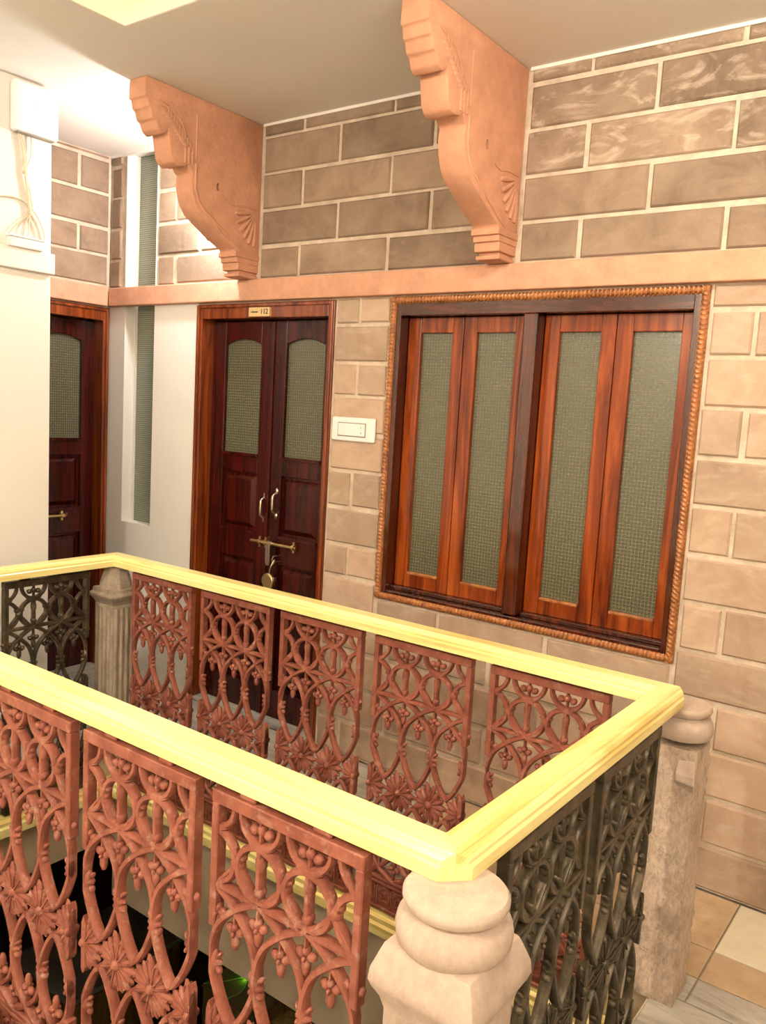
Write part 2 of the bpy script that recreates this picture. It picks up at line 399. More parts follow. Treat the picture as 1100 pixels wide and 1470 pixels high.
# walkway floor: slab with the atrium hole, then stone tiles
HX0, HX1, HY0, HY1 = RXL+.0, RXR-.0, RYF+.0, RYB-.0
SL = -.2
HI = .03                       # slab edge sits just behind the panels
sx0, sx1, sy0, sy1 = HX0-HI, HX1+.036, HY0-.118, HY1+HI
sg = G().box(-6, sx0, -4.8, 4, SL, -.006).box(sx1, 4.4, -4.8, 4, SL, -.006).box(sx0, sx1, sy1, 4, SL, -.006).box(sx0, sx1, -4.8, sy0, SL, -.006)
floor = struct(sg.build('floor', M['grout']))
def tile(x0, x1, y0, y1, m):
    g = .0025; w_, d_ = (x1-x0)/2-g, (y1-y0)/2-g
    if w_ < .02 or d_ < .02: return
    c = .003
    q = G().add([(-w_,-d_,-.006),(w_,-d_,-.006),(w_,d_,-.006),(-w_,d_,-.006),(-w_,-d_,-c/2),(w_,-d_,-c/2),(w_,d_,-c/2),(-w_,d_,-c/2),
                 (-w_+c,-d_+c,0),(w_-c,-d_+c,0),(w_-c,d_-c,0),(-w_+c,d_-c,0)],
                [(8,9,10,11),(4,5,9,8),(5,6,10,9),(6,7,11,10),(7,4,8,11),(0,1,5,4),(1,2,6,5),(2,3,7,6),(3,0,4,7)])
    o = q.build('floor_tile', m, floor); o.location = ((x0+x1)/2, (y0+y1)/2, 0)
xs = [XL, -1.4, -.8, -.2, .4, 1.0, 1.612, 2.25, 2.9, 3.55, 4.2]
for i, (a, b) in enumerate(zip(xs, xs[1:])):
    tile(a, b, -.33, -.004, M['pale'] if i == 6 else (M['tan'] if i > 3 else M['marble']))  # one tile of this row is coloured paler than its neighbours
    tile(a, b, -.495, -.33, M['tan'] if i > 3 else M['marble'])
    tile(a, b, sy1, -.495, M['marble'])
ys = [sy1, -.62-.45, -.62-.9, sy0]
for (a, b) in zip(ys, ys[1:]):
    tile(XL, sx0-.45, b, a, M['marble']); tile(sx0-.45, sx0, b, a, M['marble'])
    for x in (sx1, sx1+.66, sx1+1.32, sx1+1.98): tile(x, min(x+.66, 4.2), b, a, M['marble'])
for y in (sy0, sy0-.7, sy0-1.4, sy0-2.1):
    for x in (-1.3, -.64, .02, .68, 1.34, 2.0, 2.66, 3.32): tile(x, x+.66, y-.7, y, M['marble'])

# fascia of the slab around the atrium, below the balustrade
fz0b, fz0l = -.76, -.47
fa = G().box(sx0, sx1, sy1, sy1+.05, fz0b, SL).box(sx0-.05, sx0, sy0, sy1+.05, fz0l, SL).box(sx1, sx1+.05, sy0, sy1+.05, fz0b, SL).box(sx0, sx1, sy0-.05, sy0, fz0b, SL)
struct(fa.build('trim_5', M['beige']))
fe = G().box(sx0, sx1, sy1-.004, sy1, SL-.02, -.006).box(sx0, sx0+.004, sy0, sy1, SL-.02, -.006).box(sx1-.004, sx1, sy0, sy1, SL-.02, -.006).box(sx0, sx1, sy0, sy0+.004, SL-.02, -.006)
struct(fe.build('trim_6', M['beige']))
# lower storey shell
LZ = -3.1
struct(G().box(-6, 4.4, -4.8, 4, LZ-.1, LZ).build('floor_lower', M['tan']))
struct(G().box(-6, 4.4, 3.9, 4, LZ, SL).box(-6.1, -6, -4.8, 4, LZ, SL).box(4.3, 4.4, -4.8, 4, LZ, SL).box(-6, 4.4, -4.9, -4.8, LZ, SL).build('wall_lower', M['beige']))

# ------------------------------------------------------------------ room doors (local frame: x across, front toward -y, z up)
DW = DX1-DX0
def arch_leaf(x0, x1, gl, gr, m, parent, name):
    """one leaf: stiles, rails with an arched glazed opening; returns the leaf object"""
    y0, y1 = .075, .115; g = G()
    g.box(x0, gl, y0, y1, .015, 1.988).box(gr, x1, y0, y1, .015, 1.988)
    for (a, b) in ((.015, .16), (.80, .945), (1.24, 1.335)): g.box(gl, gr, y0, y1, a, b)
    n = 12; pts = []
    for i in range(n+1):
        t = i/n; pts.append((gl+(gr-gl)*t, 1.872+.030*math.sin(PI*t)**.8))
    poly = pts + [(gr, 1.988), (gl, 1.988)]
    g.prism(poly, y0, y1, 'y')
    o = g.build(name, m, parent, bevel=.0025, bseg=1)
    # moulding beads around the panels
    bd = G()
    for (a, b) in ((.16, .80), (.945, 1.24)):
        bd.frustum(gl+.012, gr-.012, a+.012, b-.012, y0+.022, y0+.004, .03)
    for (a, b) in ((.16, .80), (.945, 1.24)):
        pass
    for (a, b) in ((.16, .80), (.945, 1.24)):
        G_ = G().box(gl, gr, y0+.020, y0+.032, a, b).frustum(gl+.012, gr-.012, a+.012, b-.012, y0+.021, y0+.003, .026)
        G_.build('raised_panel', m, o, bevel=0)
    lip = G()
    lip.box(gl-.004, gr+.004, y0-.008, y0+.004, 1.318, 1.334)
    lip.box(gl-.004, gr+.004, y0-.008, y0+.004, .930, .945)
    lip.build('glazing_ledge', m, o, bevel=.002, bseg=1)
    return o
def pane(x0, x1, z0, z1, y, m, parent, arch=0):
    if arch:
        n = 12; pts = [(x0+(x1-x0)*i/n, z1+arch*math.sin(PI*i/n)**.8) for i in range(n+1)]
        poly = [(x0, z0), (x1, z0)] + pts[::-1]
        G().prism(poly, y, y+.006, 'y').build('pane', m, parent)
    else: G().box(x0, x1, y, y+.006, z0, z1).build('pane', m, parent)
def make_door(n, origin, rotz, gl_mat, frame_mat, leaf_mat):
    d = struct(link('door_%d' % n, None, None, origin, rotz)); J = .036
    G().box(0, J, -.006, .16, 0, DZ).box(DW-J, DW, -.006, .16, 0, DZ).box(J, DW-J, -.006, .16, 1.992, DZ).build('door_frame', frame_mat, d, bevel=.004)
    mo = G().box(.004, .020, -.016, -.006, 0, DZ-.004).box(DW-.020, DW-.004, -.016, -.006, 0, DZ-.004).box(.020, DW-.020, -.016, -.006, DZ-.020, DZ-.004)
    mo.build('frame_moulding', frame_mat, d, bevel=.003)
    G().box(J, DW-J, .0, .15, 0, .014).build('threshold', M['marble'], d)
    s = DX0
    sm = .46
    la = arch_leaf(J, sm-.001, .128, .382, leaf_mat, d, 'door_leaf')
    rb = arch_leaf(sm+.001, DW-J, .548, .794, leaf_mat, d, 'door_leaf')
    pane(.118, .392, 1.33, 1.872, .095, gl_mat, la, .030); pane(.538, .804, 1.33, 1.872, .095, gl_mat, rb, .030)
    G().box(sm-.012, sm+.016, .066, .078, .02, 1.985).build('meeting_bead', leaf_mat, rb, bevel=.004)
    for (o, x, z0) in ((la, .447, 1.008), (rb, .527, 1.038)):
        h = G(); pts = []
        for i in range(13):
            t = i/12; pts.append((x, .075-.030*min(1, 2.2*math.sin(PI*t)), z0+.014+.105*t))
        h.tube(pts, [.0055+.0025*math.sin(PI*i/12) for i in range(13)])
        h.blob((x, .072, z0+.006), (.010, .006, .016)).blob((x, .072, z0+.127), (.010, .006, .016))
        h.build('pull_handle', M['chrome'], o, smooth=50)
    bo = G(); zb = .905; bx0, bx1 = .382, .688
    bo.tube([(bx0, .052, zb), (bx1, .052, zb)], .0075, 10)
    for bx in (.440, .480, .668):
        bo.tube([(bx-.008, .052, zb), (bx+.008, .052, zb)], .012, 10)
        bo.box(bx-.006, bx+.006, .055, .076, zb-.026, zb+.026)
    bo.tube([(bx1-.012, .052, zb), (bx1-.005, .030, zb+.012)], .005)
    bo.build('sliding_bolt', M['brass'], d, smooth=40)
    hp = G().prism([(.500,zb-.002),(.530,zb-.002),(.530,zb-.085),(.523,zb-.108),(.507,zb-.108),(.500,zb-.085)], .036, .042, 'y')
    hp.tube([(.497, .052, zb), (.533, .052, zb)], .013, 10)
    hp.box(.510, .520, .034, .036, zb-.095, zb-.060)
    hp.tube([(.545, .074, zb-.060), (.545, .048, zb-.060), (.545, .040, zb-.075), (.545, .048, zb-.090), (.545, .074, zb-.090)], .0035)
    hp.build('hasp', M['chrome'], d, smooth=40)
    return d
door1 = make_door(1, (DX0, 0, 0), 0, M['glass'], M['mahogany_frame'], M['mahogany'])
door2 = make_door(2, (XL, -.935+.0, 0), PI/2, M['glass'], M['mahogany_frame'], M['mahogany'])
door2.location = (XL, -DW-.008, 0)
# padlock hanging from the hasp staple
pk = thing('padlock', 'round brass padlock hanging from the bolt of the room door', 'padlock', (DX0+.532, .0, .722))
pb = G(); prof = [(.0, -.013), (.034, -.013), (.039, -.008), (.039, .008), (.034, .013), (.0, .013)]
q = G().lathe([(max(r, .0005), z) for r, z in prof], 24)
pb.v = [(x, z+.034, y) for (x, y, z) in q.v]; pb.f = q.f
pb.build('body', M['brass'], pk, smooth=40)
G().tube([(.004, .034, .034), (.006, .034, .055), (.012, .038, .078), (.016, .044, .096), (.016, .054, .104), (.012, .058, .096), (.012, .052, .084)], .004).build('shackle', M['chrome'], pk, smooth=50)
G().box(.030, .046, .024, .044, .004, .024).build('body_shoulder', M['chrome'], pk, bevel=.003)

# number plate on the door head
sn = thing('number_plate', 'small gold room number plate 112 on the door frame head', 'sign', (-.768, -.017, 1.996))
G().box(-.068, .068, -.006, .011, 0, .044).build('plate', M['sign'], sn, bevel=.002)
def text_mesh(s, size, m, parent, loc, name):
    cu = bpy.data.curves.new(name, 'FONT'); cu.body = s; cu.size = size; cu.extrude = .0006; cu.align_x = 'CENTER'; cu.align_y = 'CENTER'; cu.offset = .0004
    to = bpy.data.objects.new(name+'_tmp', cu); COL.objects.link(to)
    dg = bpy.context.evaluated_depsgraph_get(); me = bpy.data.meshes.new_from_object(to.evaluated_get(dg))
    bpy.data.objects.remove(to); me.name = name; me.materials.clear(); me.materials.append(m)
    o = link(name, me, parent, loc); o.rotation_euler = (PI/2, 0, 0); return o
text_mesh('112', .034, M['ink'], sn, (.036, -.0066, .022), 'numerals')
G().box(-.050, -.006, -.0068, -.006, .019, .0245).build('printed_line', M['ink'], sn)

# ------------------------------------------------------------------ window
win = struct(link('window_1', None))
yS = .058
fr = G().box(WX0+.018, WX0+.050, -.004, .15, WZ0+.02, WZ1-.02).box(WX1-.050, WX1-.018, -.004, .15, WZ0+.02, WZ1-.02)
fr.build('jamb', M['teak_dark'], win, bevel=.0015, bseg=1)
G().box(WX0+.050, WX1-.050, -.004, .15, 1.988, WZ1-.02).build('head', M['teak_head'], win, bevel=.0012, bseg=1)
G().box(.622, .684, -.004, .15, .82, 1.988).build('mullion', M['teak_dark'], win, bevel=.006)
G().box(WX0+.050, WX1-.050, -.004, .15, WZ0+.02, .815).build('sill', M['teak_dark'], win, bevel=.005)
for (a, b) in ((.052, .620), (.686, 1.254)):
    G().box(a, b, .030, .075, .815, .832).build('sill_bead', M['teak_dark'], win, bevel=.004)
for (a, b, c, d) in ((.052, .324, .115, .272), (.327, .620, .387, .562), (.686, .968, .748, .912), (.971, 1.254, 1.032, 1.205)):
    sg_ = G(); z0, z1, gz0, gz1 = .832, 1.986, .892, 1.922
    sg_.box(a, c, yS, yS+.035, z0, z1).box(d, b, yS, yS+.035, z0, z1).box(c, d, yS, yS+.035, z0, gz0).box(c, d, yS, yS+.035, gz1, z1)
    so = sg_.build('sash', M['teak'], win, bevel=.003)
    pane(c-.006, d+.006, gz0-.006, gz1+.006, yS+.018, M['glass'], so)
    G().box(c+.002, d-.002, yS-.002, yS+.018, gz0-.004, gz0+.008).build('glazing_bead', M['rope'], so, bevel=.003)
# twisted rope moulding all round the frame
def rope(p0, p1, r, pitch, nm):
    p0, p1 = Vector(p0), Vector(p1); L = (p1-p0).length; t = (p1-p0)/L; n = Vector((0,-1,0)); x = t.cross(n)
    st = pitch/6; N_ = int(L/st); vs_ = []; fs = []; seg = 10
    for i in range(N_+1):
        s = L*i/N_
        for k in range(seg):
            a = 2*PI*k/seg; rr = r*(1+.30*math.cos(3*(a - 2*PI*s/(pitch*3))))
            vs_.append(p0 + t*s + x*math.cos(a)*rr + n*math.sin(a)*rr*.8)
    for i in range(N_):
        for k in range(seg): l = (k+1) % seg; fs.append((i*seg+k, i*seg+l, (i+1)*seg+l, (i+1)*seg+k))
    G().add(vs_, fs).build(nm, M['rope'], win, smooth=60)
rr_ = .013
for (p0, p1) in (((0+rr_, -.006, WZ0), (0+rr_, -.006, WZ1)), ((WX1-rr_, -.006, WZ0), (WX1-rr_, -.006, WZ1)), ((0, -.006, WZ0+rr_), (WX1, -.006, WZ0+rr_)), ((0, -.006, WZ1-rr_), (WX1, -.006, WZ1-rr_))):
    rope(p0, p1, rr_*.95, .016, 'rope_moulding')
G().box(0, .027, -.005, .06, WZ0, WZ1).box(WX1-.027, WX1, -.005, .06, WZ0, WZ1).box(.027, WX1-.027, -.005, .06, WZ0, WZ0+.027).box(.027, WX1-.027, -.005, .06, WZ1-.027, WZ1).build('trim_board', M['rope'], win)
# tall ribbed glass in the corner niche
w2 = struct(link('window_2', None))
G().box(NX0+.006, NX1-.006, .075, .083, NZ0+.006, ZC-.002).build('pane', M['ribbed'], w2)
G().box(NX0+.006, NX0+.016, .060, .075, NZ0, ZC-.002).build('glazing_bead', M['white'], w2)

# ------------------------------------------------------------------ switch plate
sw = thing('switch_plate', 'white electrical switch plate on the stone pier between door and window', 'switch', (-.164, -.010, 1.498))
G().box(-.121, .121, -.012, .004, -.053, .053).build('plate', M['plastic'], sw, bevel=.010, bseg=3)
G().box(-.082, .075, -.0145, -.0115, -.032, .030).build('module_rim', M['vent'], sw, bevel=.001)
G().box(-.078, .071, -.0175, -.013, -.028, .026).build('rocker', M['plastic'], sw, bevel=.003)
for z in (-.012, .010): G().blob((.052, -.018, z), (.003, .0012, .003)).build('indicator', M['vent'], sw)

# ------------------------------------------------------------------ carved stone brackets
def bracket(name, xc, label, m, seed):
    b = thing(name, label, 'bracket', (xc, 0, B1), 0, 'carved stone brackets under the ceiling'); z = lambda v: v-B1
    prof = [(-.665, ZC), (-.668, 2.80), (-.656, 2.795), (-.650, 2.762), (-.638, 2.757), (-.628, 2.725), (-.612, 2.718), (-.598, 2.688), (-.575, 2.675), (-.560, 2.682),
            (-.548, 2.700), (-.536, 2.640), (-.528, 2.600), (-.512, 2.578), (-.488, 2.568), (-.455, 2.574), (-.440, 2.590), (-.425, 2.568), (-.412, 2.560), (-.416, 2.52),
            (-.408, 2.475), (-.392, 2.435), (-.362, 2.398), (-.25, 2.335), (-.150, 2.288), (-.142, 2.275)]
    body = prof + [(-.03, 2.262), (0.004, 2.262), (0.004, ZC)]
    body = [(p[0], z(p[1])) for p in body]
    bo = G().prism(body, -BW, BW, 'x').build('body', m, b, bevel=.006, bseg=2, smooth=35)
    # peg holes: real recesses cut into both flanks
    cut = G()
    for sgn in (1, -1):
        hq = G().lathe([(.013, 0), (.013, .060)], 16)
        hg = G(); hg.v = [(sgn*(BW-.030+vz), -.265+vx*.8, z(2.535)+vy*1.35) for (vx, vy, vz) in hq.v]; hg.f = hq.f
        cut.add(hg.v, hg.f)
    co = link('peg_cutter', cut.mesh('peg_cutter'), b)
    md = bo.modifiers.new('peg_holes', 'BOOLEAN'); md.operation = 'DIFFERENCE'; md.solver = 'EXACT'; md.object = co
    bpy.context.view_layer.update()
    nm = bpy.data.meshes.new_from_object(bo.evaluated_get(bpy.context.evaluated_depsgraph_get()))
    bo.modifiers.clear(); bpy.data.objects.remove(co)
    if len(nm.vertices) > len(bo.data.vertices): bo.data = nm
    # moulded foot
    st = G()
    for (d, h, z0, z1) in ((.150, BW+.004, 2.255, 2.280), (.138, BW, 2.232, 2.256), (.128, BW-.002, 2.198, 2.233), (.105, BW-.012, 2.183, 2.2), (.118, BW-.004, 2.171, 2.186)):
        st.box(-h, h, -d, .004, z(z0), z(z1))
    st.build('moulded_foot', m, b, bevel=.004)
    rr = random.Random(seed)
    # carving on both flanks: edge roll, scrolling leaf, fluted strip, shell and peg hole
    for sgn in (1, -1):
        x = sgn*BW; c = G()
        def rel(pts, r): c.tube([(x, p[0], z(p[1])) for p in pts], r, 8)
        rel([(-.395, 2.60), (-.395, 2.50), (-.375, 2.45), (-.345, 2.42), (-.24, 2.36), (-.14, 2.305), (-.10, 2.29)], .006)
        for y in (-.455, -.435, -.415): rel([(y, 2.59), (y, 2.66)], .005)
        rel([(-.395, 2.62), (-.395, 2.80)], .004)
        rel([(-.60, 2.80), (-.55, 2.79), (-.50, 2.77), (-.47, 2.74), (-.455, 2.70)], .005)
        rel([(-.215, 2.32), (-.29, 2.385), (-.31, 2.42)], .004)
        c.build('edge_roll', m, b, smooth=60)
        lf = G()
        for k in range(9):
            t = k/8; y, zz = -.56+.12*t, 2.775-.11*t
            for s2 in (1, -1):
                a = -.75+s2*.9
                lf.blob((0, 0, 0), (.010, .005, .024), 7, 4, 0)
                n = 7*3+2; off = len(lf.v)-n
                for i in range(off, len(lf.v)):
                    vx, vy, vz = lf.v[i]
                    lf.v[i] = (x+vy, y+vx*math.cos(a)-vz*math.sin(a)+s2*.012, z(zz)+vx*math.sin(a)+vz*math.cos(a))
        lf.build('carved_leaf', m, b, smooth=60)
        sh = G()
        for k in range(6):
            a = -.15-k*.27; L = .135
            y0, z0 = -.03, 2.47
            pts = [(x+sgn*.002, y0-math.cos(a)*q*L*.95, z(z0)+math.sin(a)*q*L*1.15) for q in (.25, .5, .8, 1.0)]
            sh.tube(pts, [.005, .009, .012, .008], 8)
        sh.tube([(x, -.205, z(2.485)), (x, -.16, z(2.475)), (x, -.10, z(2.487)), (x, -.02, z(2.487))], .004)
        sh.build('carved_shell', m, b, smooth=60)
    return b
bracket('stone_bracket', b1c, 'weathered rough salmon carved stone bracket above the numbered room door', M['salmon_rough'], 1)
bracket('stone_bracket', b2c, 'smooth light-salmon carved stone bracket above the shuttered window', M['salmon'], 2)

# ------------------------------------------------------------------ balustrade: cast-iron panel (shared meshes)
PW, PP = .1925, .125            # half width, pattern pitch
PTOP, PBOT = .830, -.145
def panel_meshes(mt):
    D = .012; out = {}
    f = G(); f2 = G()
    f.box(-PW, PW, -D-.003, D+.003, .802, PTOP)
    for s in (1, -1):
        f.box(min(s*PW, s*.174), max(s*PW, s*.174), -D-.002, D+.002, .538, .802)
        f2.box(min(s*PW, s*.174), max(s*PW, s*.174), -D-.002, D+.002, -.135, .062)
    f2.box(-PW, PW, -D, D, -.052, -.040).box(-PW, PW, -D-.002, D+.002, PBOT, -.132)
    for x in (-.10, .09): f.box(x-.022, x+.022, -.008, .008, PTOP, .846)
    for x in (-.12, .10): f2.box(x-.022, x+.022, -.008, .008, -.149, PBOT)
    out['top_frame'] = f.mesh('top_frame', mt, bevel=.0025, bseg=1)
    out['bottom_frame'] = f2.mesh('bottom_frame', mt, bevel=.0025, bseg=1)
    t = G(); cl = PW-.004
    # hanging cups and ring row under the top bar
    for k in (-2, -1, 0, 1):
        x = (k+.5)*PP; D = .012 if abs(x) < .1 else .0095
        t.bar([(x+.052*math.cos(a), .803+.052*math.sin(a)*1.02) for a in [PI+PI*i/14 for i in range(15)]], .0068, D*.95)
        t.bar([(x+.0575*math.cos(2*PI*i/24), .690+.055*math.sin(2*PI*i/24)) for i in range(24)], .0078, D, True)
        t.bar([(x, .747), (x, .72), (x, .69), (x, .632)], .0075, D*.9)
        t.blob((x, 0, .715), (.012, D*1.1, .026))
        t.blob((x, 0, .655), (.012, D*1.25, .015)).blob((x, 0, .632), (.019, D*1.2, .013))
        for s in (1, -1): t.blob((x+s*.018, 0, .749), (.018, D*1.15, .0075), ang=s*.35)
    D = .012
    for k in (-1, 0, 1):
        t.blob((k*PP, 0, .690), (.017, D*1.2, .017))
        for s in (1, -1):
            t.bar([(k*PP, .69), (k*PP+s*.020, .668), (k*PP+s*.045, .640)], .0050, D*.8)
            t.blob((k*PP+s*.012, 0, .712), (.007, D*.9, .014), ang=s*.5)
    for zz in (.630, -.030): t.bar([(-.19, zz), (0, zz), (.19, zz)], .0072, D)
    # interlaced pointed arches, above and (mirrored) below the daisies
    def mir(pts, up): return pts if up else [(p[0], .600-p[1]) for p in pts]
    ctl = [(0, .336), (.15, .356), (.35, .402), (.5, .457), (.47, .507), (.32, .552), (0, .592), (-.25, .614), (-.5, .630)]
    def smoothp(P, n=3):
        o = []
        for i in range(len(P)-1):
            p0 = P[max(i-1, 0)]; p1 = P[i]; p2 = P[i+1]; p3 = P[min(i+2, len(P)-1)]
            for j in range(n):
                u = j/n; q = []
                for c in (0, 1):
                    q.append(.5*((2*p1[c])+(-p0[c]+p2[c])*u+(2*p0[c]-5*p1[c]+4*p2[c]-p3[c])*u*u+(-p0[c]+3*p1[c]-3*p2[c]+p3[c])*u**3))
                o.append(tuple(q))
        return o+[P[-1]]
    for up in (1, 0):
        D = .012
        for k in (-1, 0, 1):
            for s in (1, -1):
                t.bar(smoothp(mir([(k*PP+s*a*PP, b) for a, b in ctl], up)), .0078, D, yc=.0015*s)
        for k in (-2, -1, 0, 1):
            x = (k+.5)*PP*(.965 if k in (-2, 1) else 1); D = .012 if k in (-1, 0) else .0095; zn = .630 if up else -.030; zc = .457 if up else .143
            t.blob((x, 0, zn), (.015, D*1.25, .012))
            t.blob((x, 0, zc), (.011, D*1.35, .026)).blob((x, 0, zc), (.020, D*1.2, .008))
            for s in (1, -1): t.blob((x+s*.012, 0, zc+.016), (.006, D*.9, .010), ang=-s*.6).blob((x+s*.012, 0, zc-.016), (.006, D*.9, .010), ang=s*.6)
    D = .012
    out['tracery'] = t.mesh('tracery', mt, smooth=45, clipx=PW-.006)
    for s, nm in ((1, 'edge_strip_a'), (-1, 'edge_strip_b')):       # pointed edge strips beside the half daisies
        out[nm] = G().prism([(s*.1765, .236), (s*.1765, .352), (s*.1855, .372), (s*.1920, .352), (s*.1920, .236), (s*.1855, .222)], -D*1.1, D*1.1, 'y').mesh('edge_strip', mt, bevel=.002, bseg=1)
    gk = G().box(-PW, PW, -.004, .004, -.135, -.048)
    n = 6; uw = 2*(PW-.006)/n
    for sd in (1, -1):
        for i in range(n):
            x0 = -PW+.006+i*uw; w_ = uw*.86; zb, hh = -.126, .068; p = .0030
            path = [(0,0), (0,1), (1,1), (1,.22), (.36,.22), (.36,.66), (.68,.66)]
            for a, b in zip(path, path[1:]):
                ax, az, bx, bz = x0+a[0]*w_, zb+a[1]*hh, x0+b[0]*w_, zb+b[1]*hh
                gk.box(min(ax,bx)-p, max(ax,bx)+p, -.011 if sd > 0 else .003, -.003 if sd > 0 else .011, min(az,bz)-p, max(az,bz)+p)
            gk.box(x0+w_, x0+uw, -.011 if sd > 0 else .003, -.003 if sd > 0 else .011, zb-p, zb+p)
    out['greek_key'] = gk.mesh('greek_key', mt)
    return out
def daisy_mesh(mt, half=0):
    D = .011; g = G(); n = 14
    for i in range(n):
        a = 2*PI*i/n; L = .068 if i % 2 == 0 else .062
        if abs(math.sin(a)) > .9: L *= 1.12
        c, s = math.cos(a), math.sin(a)
        g.blob((c*L*.56, 0, s*L*.56), (L*.46, D*.95, .0125 if i % 2 == 0 else .0105), 6, 5, a)
        g.bar([(c*.014, s*.014), (c*L*.85, s*L*.85)], .0022, D*1.12)
    g.blob((0, 0, 0), (.015, D*1.9, .015), 10, 6)
    g.blob((0, 0, 0), (.040, D*.75, .040), 12, 4)
    if half:                        # cut flush with the panel edge
        e = .0045*half
        v = []
        bm = None
        me = g.mesh('half_daisy', mt, smooth=40)
        bm = bmesh.new(); bm.from_mesh(me)
        bmesh.ops.bisect_plane(bm, geom=bm.verts[:]+bm.edges[:]+bm.faces[:], plane_co=(e, 0, 0), plane_no=(half, 0, 0), clear_outer=True)
        bmesh.ops.holes_fill(bm, edges=[q for q in bm.edges if q.is_boundary], sides=80)
        bm.to_mesh(me); bm.free()
        return me
    return g.mesh('daisy', mt, smooth=40)
def trefoil_mesh(mt):
    D = .011; h = G()
    h.bar([(0, 0), (0, -.03)], .0036, D*.7)
    for s in (1, -1): h.blob((s*.0135, 0, -.038), (.013, D*.85, .0095), ang=s*.55)
    h.blob((0, 0, -.030), (.009, D*1.1, .010)).blob((0, 0, -.060), (.0105, D*.85, .022))
    h.blob((0, -D*.7, -.044), (.005, D*.6, .006), 6, 4).blob((0, D*.7, -.044), (.005, D*.6, .006), 6, 4)
    return h.mesh('trefoil', mt, smooth=60)
def crown_mesh(mt):
    D = .011; h = G()
    h.blob((0, 0, .782), (.011, D*1.1, .013))
    for s in (1, -1): h.blob((s*.019, 0, .778), (.012, D*1.1, .010), ang=s*.5)
    h.bar([(0, .803), (0, .755)], .004, D*.7)
    return h.mesh('crown', mt, smooth=60)
PM = {}
for key in ('iron_red', 'iron_black'):
    PM[key] = (panel_meshes(M[key]), daisy_mesh(M[key]), daisy_mesh(M[key], 1), daisy_mesh(M[key], -1), trefoil_mesh(M[key]), crown_mesh(M[key]))
def iron_panel(loc, rotz, key, label, group):
    p = thing('iron_panel', label, 'railing panel', loc, rotz, group)
    ms, d, dr, dl, tf, cw = PM[key]
    for nm, me in ms.items(): link(nm.replace('_a', '').replace('_b', '') if 'strip' in nm else nm, me, p)
    for k in (-1, 0, 1):
        link('trefoil', tf, p, (k*PP, 0, .585)); link('trefoil', tf, p, (k*PP, 0, .015)).rotation_euler = (0, PI, 0)
    for x in (-.177, -.0625, .0625, .177):
        link('trefoil', tf, p, (x, 0, .620 if abs(x) < .1 else .608)); link('trefoil', tf, p, (x, 0, -.020 if abs(x) < .1 else -.008)).rotation_euler = (0, PI, 0)
    for x in (-.0625, .0625): link('crown', cw, p, (x, 0, 0))
    link('daisy', d, p, (-.0625, 0, .300)); link('daisy', d, p, (.0625, 0, .300))
    link('daisy', dl, p, (-.1875, 0, .300)); link('daisy', dr, p, (.1875, 0, .300))
    return p
order = ['first', 'second', 'third', 'fourth', 'fifth']
FPY = RYF-.030
for i, x in enumerate((-.640, -.197, .245, .687, 1.140)):
    iron_panel((x, RYB, 0), 0, 'iron_red', 'red-brown cast-iron railing panel along the door and window wall, %s from the fluted grey post' % order[i], 'red panels under the far handrail')
for i, x in enumerate((1.152, .716, .280, -.160, -.600)):
    iron_panel((x, FPY, 0), 0, 'iron_red', 'red-brown cast-iron panel in the near railing, %s from the round-capped pale post' % order[i], 'red panels under the near handrail')
for i, y in enumerate((-.985, -1.425)):
    iron_panel((RXR+.020, y, 0), PI/2, 'iron_black', ['bronze-black cast-iron panel beside the chipped stone post', 'bronze-black cast-iron panel beside the round-capped pale post'][i], 'dark panels on the short right side')
for i, y in enumerate((-.985, -1.425)):
    iron_panel((RXL, y, 0), PI/2, 'iron_black', ['dark cast-iron panel next to the fluted grey post, facing the white pillar', 'dark cast-iron panel facing the white pillar, second from the fluted grey post'][i], 'dark panels on the short left side')

# ------------------------------------------------------------------ handrail and lower timber rail
def ring(prof, xl, xr, yb, yf, chamfer, name, label, cat, loc):
    root = thing(name, label, cat, loc)
    def sec(nm, fn, mt, corners):
        n = len(prof); g = G(); vs_ = []
        for e in (0, 1):
            for (o, z) in prof: vs_.append(fn(o, e)+(z,))
        g.add(vs_, [tuple(range(n)), tuple(range(2*n-1, n-1, -1))]+[(i, (i+1) % n, (i+1) % n+n, i+n) for i in range(n)])
        me = g.mesh(nm, mt)
        if chamfer:
            om = max(p[0] for p in prof)
            bm = bmesh.new(); bm.from_mesh(me)
            for (sx, sy) in corners:
                cx = (xr+om if sx > 0 else xl-om); cy = (yb+om if sy > 0 else yf-om)
                bmesh.ops.bisect_plane(bm, geom=bm.verts[:]+bm.edges[:]+bm.faces[:], plane_co=(cx-sx*chamfer, cy, 0), plane_no=(sx, sy, 0), clear_outer=True)
                bmesh.ops.holes_fill(bm, edges=[q for q in bm.edges if q.is_boundary], sides=60)
            bm.to_mesh(me); bm.free()
        o = link(nm, me, root); o.location = (-loc[0], -loc[1], -loc[2]); return o
    sec('rail_section', lambda o, e: ((xl-o) if e == 0 else (xr+o), yb+o), M['pine_x'], [(1,1)])
    sec('rail_section', lambda o, e: ((xl-o) if e == 0 else (xr+o), yf-o), M['pine_x'], [(1,-1)])
    sec('rail_section', lambda o, e: (xr+o, (yf-o) if e == 0 else (yb+o)), M['pine_y'], [(1,1), (1,-1)])
    sec('rail_section', lambda o, e: (xl-o, (yf-o) if e == 0 else (yb+o)), M['pine_y'], [])
    return root
h_ = RW/2
